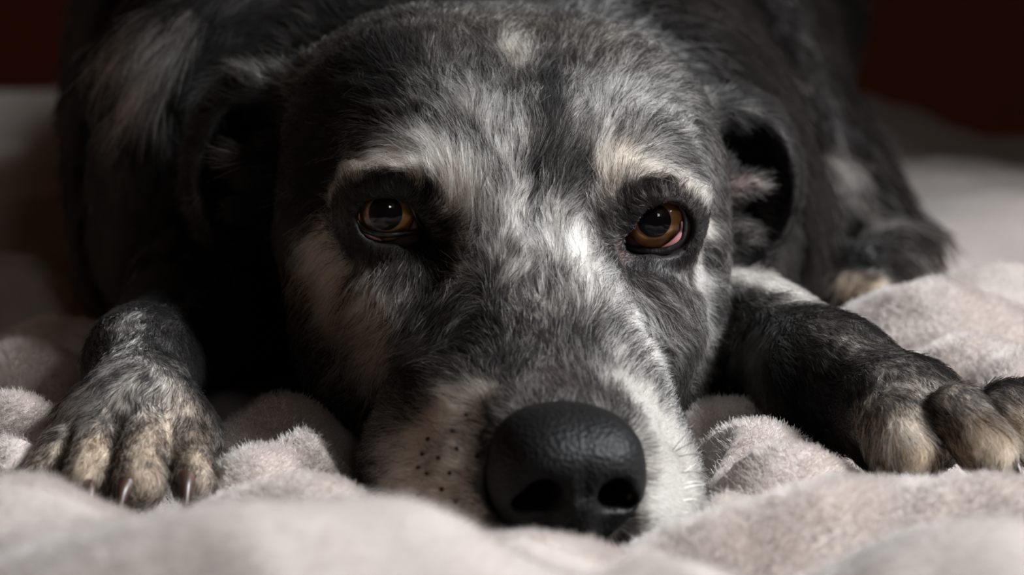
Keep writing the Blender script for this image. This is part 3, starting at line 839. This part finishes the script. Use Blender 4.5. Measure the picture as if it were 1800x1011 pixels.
# ------------------------------------------------------------------ the dog's coat
COMB = [  # growth direction: root pixel -> tip pixel on the surface
    (990,690,975,620),(930,640,910,570),(1050,640,1060,560),(900,520,890,450),(980,500,985,430),(1050,500,1060,440),
    (880,420,862,350),(940,400,940,330),(1010,400,1025,340),(860,320,825,250),(940,300,940,220),(1020,300,1060,230),
    (800,260,735,195),(880,200,860,120),(960,180,965,110),(1040,180,1085,120),(1120,240,1180,200),(720,180,655,140),(600,230,545,222),(1180,220,1232,225),
    (800,90,788,40),(950,75,957,30),(1070,110,1115,80),(680,100,635,80),
    (765,335,745,295),(720,295,660,285),(660,288,608,315),(610,320,580,370),(580,370,560,420),(770,390,820,370),(765,430,800,460),(820,350,825,290),
    (1100,335,1108,290),(1130,300,1172,290),(1170,293,1215,320),(1215,330,1240,380),(1240,390,1250,450),(1085,380,1055,345),(1080,430,1040,425),
    (560,440,528,500),(600,470,560,540),(650,480,628,560),(700,470,690,550),(560,540,530,600),(650,580,618,650),(720,560,688,630),
    (810,540,770,600),(800,740,740,725),(760,840,700,840),(680,720,635,715),(850,690,825,665),(780,910,730,930),
    (1120,700,1152,685),(1160,800,1200,800),(1150,900,1190,925),(1090,600,1112,540),(1140,640,1168,605),
    (1180,490,1200,560),(1220,500,1242,560),(1150,520,1172,580),(1200,600,1215,650),(1130,480,1140,530),(1080,470,1078,520),
    (540,300,508,345),(520,400,500,460),(1235,280,1255,330),(1240,185,1290,168),(1300,200,1350,230),(520,140,455,122),(420,150,365,138),
    (1290,330,1350,310),(1310,380,1345,385),(450,280,410,290),
    (220,580,200,640),(200,655,165,705),(300,650,312,720),(150,720,108,760),(160,765,150,835),(250,760,245,840),(330,760,345,840),(290,710,285,760),
    (1430,570,1480,640),(1520,600,1590,670),(1500,700,1540,760),(1620,690,1680,720),(1570,740,1580,820),(1700,720,1740,790),(1760,700,1800,740),
    (1300,480,1360,510),(1300,60,1380,180),(1450,260,1540,400),(280,60,235,170),(200,300,188,400),(1505,495,1500,520),
]
LEN = [
    ([(900,420),(950,300)], 1.6, (.62,), .8), ([(930,560),(980,700)], .9, (.24,), .95), ([(850,560),(900,650)], .7, (.36,), .9),
    ([(760,800),(740,880),(820,900)], 1.1, (.20,), .95), ([(1140,720),(1180,850),(1150,930)], .9, (.16,), .95),
    ([(860,760),(850,860)], .5, (.12,), .9), ([(960,730),(1040,730)], .4, (.12,), .9),
    ([(640,400),(690,435),(740,420)], .5, (.22,), .95), ([(620,350),(680,325),(740,360)], .25, (.25,), .9),
    ([(1100,350),(1090,400),(1095,450),(1150,475),(1205,450)], .35, (.20,), .95), ([(1130,335),(1205,360)], .22, (.28,), .9),
    ([(560,470),(620,580),(650,680)], 1.2, (1.0,), .8), ([(1240,470),(1240,600)], .7, (.95,), .9), ([(600,320),(660,280)], .4, (.85,), .7), ([(1170,290),(1245,380)], .35, (.8,), .8),
    ([(1360,240),(1375,330),(1365,420)], .7, (.12,), .95), ([(1290,330),(1340,350)], .5, (.28,), .9), ([(1240,170),(1300,185)], .5, (.75,), .9),
    ([(380,140),(450,130),(530,130)], .5, (1.3,), .9), ([(430,285)], .4, (1.1,), .9),
    ([(215,60),(290,80),(250,170)], 1.2, (3.0,), .9), ([(800,470)], .3, (.9,), .9), ([(845,690)], .2, (.45,), .9),
    ([(150,800),(250,800),(340,810)], .5, (.5,), .8), ([(1290,50),(1440,230),(1580,430)], 2.5, (.7,), .9), ([(1600,750),(1570,760)], .35, (1.2,), .9), ([(1720,740),(1780,760)], .5, (1.2,), .9),
]
if FUR > 0:
    # comb field on vertices
    gp, gd = [], []
    for x0, y0, x1, y1 in COMB:
        a, b_ = hit(x0, y0), hit(x1, y1)
        if a is None: continue
        if b_ is None or np.linalg.norm(b_ - a) > 4:
            b_ = a + (_rt * (x1 - x0) - _up * (y1 - y0)) / 70.0
        v = b_ - a; gp.append(a); gd.append(v / np.linalg.norm(v))
    for c, v in (((0, 12, 9), (0, 1, .1)), ((-12, 18, 6), (-.2, .6, -.8)), ((-4, 30, 16), (0, 1, -.2)), ((6, 24, 8), (.4, .8, -.5)), ((6, 50, 12), (.3, 1, -.3)), ((-9, 8, 3), (0, -1, 0)), ((6, 7, 3), (.1, -1, 0)), ((0, 3, -3), (0, 1, -.3)), ((7.2, 8.4, 0), (.3, .2, -1)), ((-7.2, 8.4, 0), (-.3, .2, -1))):
        gp.append(np.array(c, float)); gd.append(np.array(v, float) / np.linalg.norm(v))
    gp = np.array(gp); gd = np.array(gd)
    comb = np.zeros_like(BV)
    for i in range(0, len(BV), 20000):
        d2 = ((BV[i:i + 20000, None] - gp[None]) ** 2).sum(2)
        w = 1 / (d2 + .05) ** 1.6
        comb[i:i + 20000] = (w[:, :, None] * gd[None]).sum(1) / w.sum(1, keepdims=True)
    for sd in (1, -1):                        # hair parts around each eye
        rd = BV - EYE_W[sd]; dd = np.linalg.norm(rd, axis=1)
        w = np.clip((2.05 - dd) / .55, 0, 1)[:, None]
        comb = comb * (1 - w) + rd / dd[:, None] * w
    comb -= VN * (comb * VN).sum(1, keepdims=True)
    comb /= np.maximum(np.linalg.norm(comb, axis=1, keepdims=True), 1e-6)
    Yv = BV[:, 1]
    ln = np.where(Yv > 12, 1.9, .78)
    ln = np.where((np.abs(BV[:, 0]) > 7) & (Yv < 8) & (BV[:, 2] < 4.5), .42, ln)
    ln = paint(BV, ln, LEN)[:, 0]
    for sd in (1, -1): ln = np.minimum(ln, .12 + .9 * np.clip(np.linalg.norm(BV - EYE_W[sd], axis=1) - 1.30, 0, 2))
    # density per triangle
    tc_ = BV[tri].mean(1)
    dens = np.full(len(tri), 470.0)
    dens[tc_[:, 1] > 9.5] = 90; dens[tc_[:, 1] > 14] = 26; dens[tc_[:, 1] > 30] = 16; dens[tc_[:, 1] > 45] = 6
    dens[(np.abs(tc_[:, 0]) > 7) & (tc_[:, 1] < 9.5)] = 360
    nz_ = VN[tri].mean(1)
    view = (nz_ * (CAM - tc_) / np.linalg.norm(CAM - tc_, axis=1, keepdims=True)).sum(1)
    dens[view < -.35] *= .3
    dens[tc_[:, 2] < -1.6] = 0
    dens *= FUR
    P, t, b = sample(BV, tri, dens)
    def at(field): return (field[tri[t]] * (b[:, :, None] if field.ndim == 2 else b)).sum(1)
    N = at(VN); N /= np.linalg.norm(N, axis=1, keepdims=True)
    # bare places: eyeballs and lids, nose leather
    bald = paint(BV, np.zeros(len(BV)), [([(940, 690), (985, 655), (1020, 700)], .7, (.6,), 1.0), ([(1290, 330), (1330, 340)], .5, (.6,), 1.0), ([(1090, 420), (1096, 450)], .2, (.7,), 1.0)])[:, 0]
    keep = rng.random(len(P)) > at(bald)
    for s in (1, -1): keep &= np.linalg.norm(P - EYE_W[s], axis=1) > 1.24
    Pl = (P - H0) @ RH
    keep &= (((Pl - np.array([0, -9.0, -4.5])) / np.array([1.72, 1.75, 1.55])) ** 2).sum(1) > 1
    P, t, b, N, Pl = P[keep], t[keep], b[keep], N[keep], Pl[keep]
    n = len(P)
    T = at(comb); L = at(ln); LW = at(cw)
    # clumps share a lean
    jit = np.stack([noise3(P, .42, 11) - .5, noise3(P, .42, 12) - .5, noise3(P, .42, 13) - .5], 1) * 1.1 + np.stack([noise3(P, 1.3, 14) - .5, noise3(P, 1.3, 15) - .5, noise3(P, 1.3, 16) - .5], 1) * .7
    T = T + jit + rng.normal(0, .16, (n, 3)); T -= N * (T * N).sum(1, keepdims=True); T /= np.maximum(np.linalg.norm(T, axis=1, keepdims=True), 1e-6)
    L = L * rng.uniform(.55, 1.2, n)
    far = np.clip((P[:, 1] - 9) / 6, 0, 1)
    lift = .34 + .25 * rng.random(n) + .15 * (noise3(P, .7, 17) - .5)
    K = 5
    s = np.linspace(0, 1, K)[None, :, None]
    bend = rng.normal(0, .10, (n, 3))
    pts = P[:, None] - N[:, None] * .02 + L[:, None, None] * (T[:, None] * s + N[:, None] * (lift[:, None, None] * s * (1.15 - .75 * s)) + bend[:, None] * s ** 2)
    # clumping: tips drift toward the mean tip of their cell
    cell = np.floor((P + rng.normal(0, .03, P.shape)) / np.where(far > .5, .9, .22)[:, None]).astype(np.int64)
    key = (cell[:, 0] + 5000) * 10 ** 8 + (cell[:, 1] + 5000) * 10 ** 4 + cell[:, 2] + 5000 + np.where(far > .5, 10 ** 13, 0)
    _, inv = np.unique(key, return_inverse=True)
    cntc = np.bincount(inv)
    mean = np.stack([np.bincount(inv, pts[:, -1, i]) / cntc for i in range(3)], 1)[inv]
    cl = (.18 + .35 * rng.random(n))[:, None, None] * s ** 1.5
    pts = pts * (1 - cl) + mean[:, None] * cl
    r0 = .0056 * rng.uniform(.7, 1.25, n) * (1 + 3.2 * far)
    rad = r0[:, None] * np.array([1.0, 1.0, .9, .7, .25])[None]
    u = np.clip(rng.random(n) * .7 + noise3(P, .13, 18) * .4 - .05, 0, 1)
    rgb = coat_rgb(LW, u) * rng.uniform(.5, 1.3, (n, 1)) * at(dim)[:, None]
    print('HAIRS', n)
    near = far < .5
    strands('head_and_leg_fur', pts[near], rad[near], rgb[near], M_FUR, dog)
    strands('body_fur', pts[~near], rad[~near], rgb[~near], M_FUR_DARK, dog)

# ---- whiskers
def whisker(p0, p1, sag, r, mat):
    a = None
    for k in range(20):
        a = hit(p0[0] - 4 * k, p0[1])
        if a is not None: break
    if a is None: return
    b = un(p1[0], p1[1], a[1] + (a[1] * 0 + .3))
    mid = (a + b) / 2 + np.array([0, 0, sag])
    p = spline(np.array([a, mid, b]), 5, False)
    v, f = tube(p, np.linspace(r, r * .3, len(p)), 5, False)
    mesh_obj('whisker', v, f, mat, dog)
for p0, p1, sag, mt in (((1182, 792), (1225, 745), .03, 0), ((1184, 795), (1258, 775), .12, 0), ((1190, 803), (1265, 818), .16, 0), ((1195, 832), (1250, 842), .1, 0),
                        ((1198, 835), (1224, 815), .02, 1), ((1202, 850), (1236, 848), .03, 1), ((1202, 858), (1240, 853), .03, 1), ((1200, 900), (1222, 905), .02, 1), ((1200, 880), (1225, 878), .02, 1), ((1198, 912), (1212, 918), .02, 1),
                        ((720, 790), (650, 775), .05, 0), ((705, 815), (625, 798), .05, 0), ((715, 845), (635, 842), .05, 0), ((700, 870), (640, 860), .04, 0)):
    whisker(p0, p1, sag, .011, M_WHISK_W if mt else M_WHISK)
# whisker-root spots on the lip pads
for (px, py) in ((742,798),(750,832),(735,870),(776,860),(770,805),(803,788),(790,832),(772,900),(800,882),(752,772),(796,758),(735,822),(820,730),(838,802)):
    h = hit(px, py)
    if h is None: continue
    d = CAM - h; d /= np.linalg.norm(d)
    v, f = lathe([(.001, .15), (.035, .145), (.055, .12), (.05, .06), (.02, 0)], 8, h, d)
    mesh_obj('whisker_root', v, f, M_SPOT, dog)
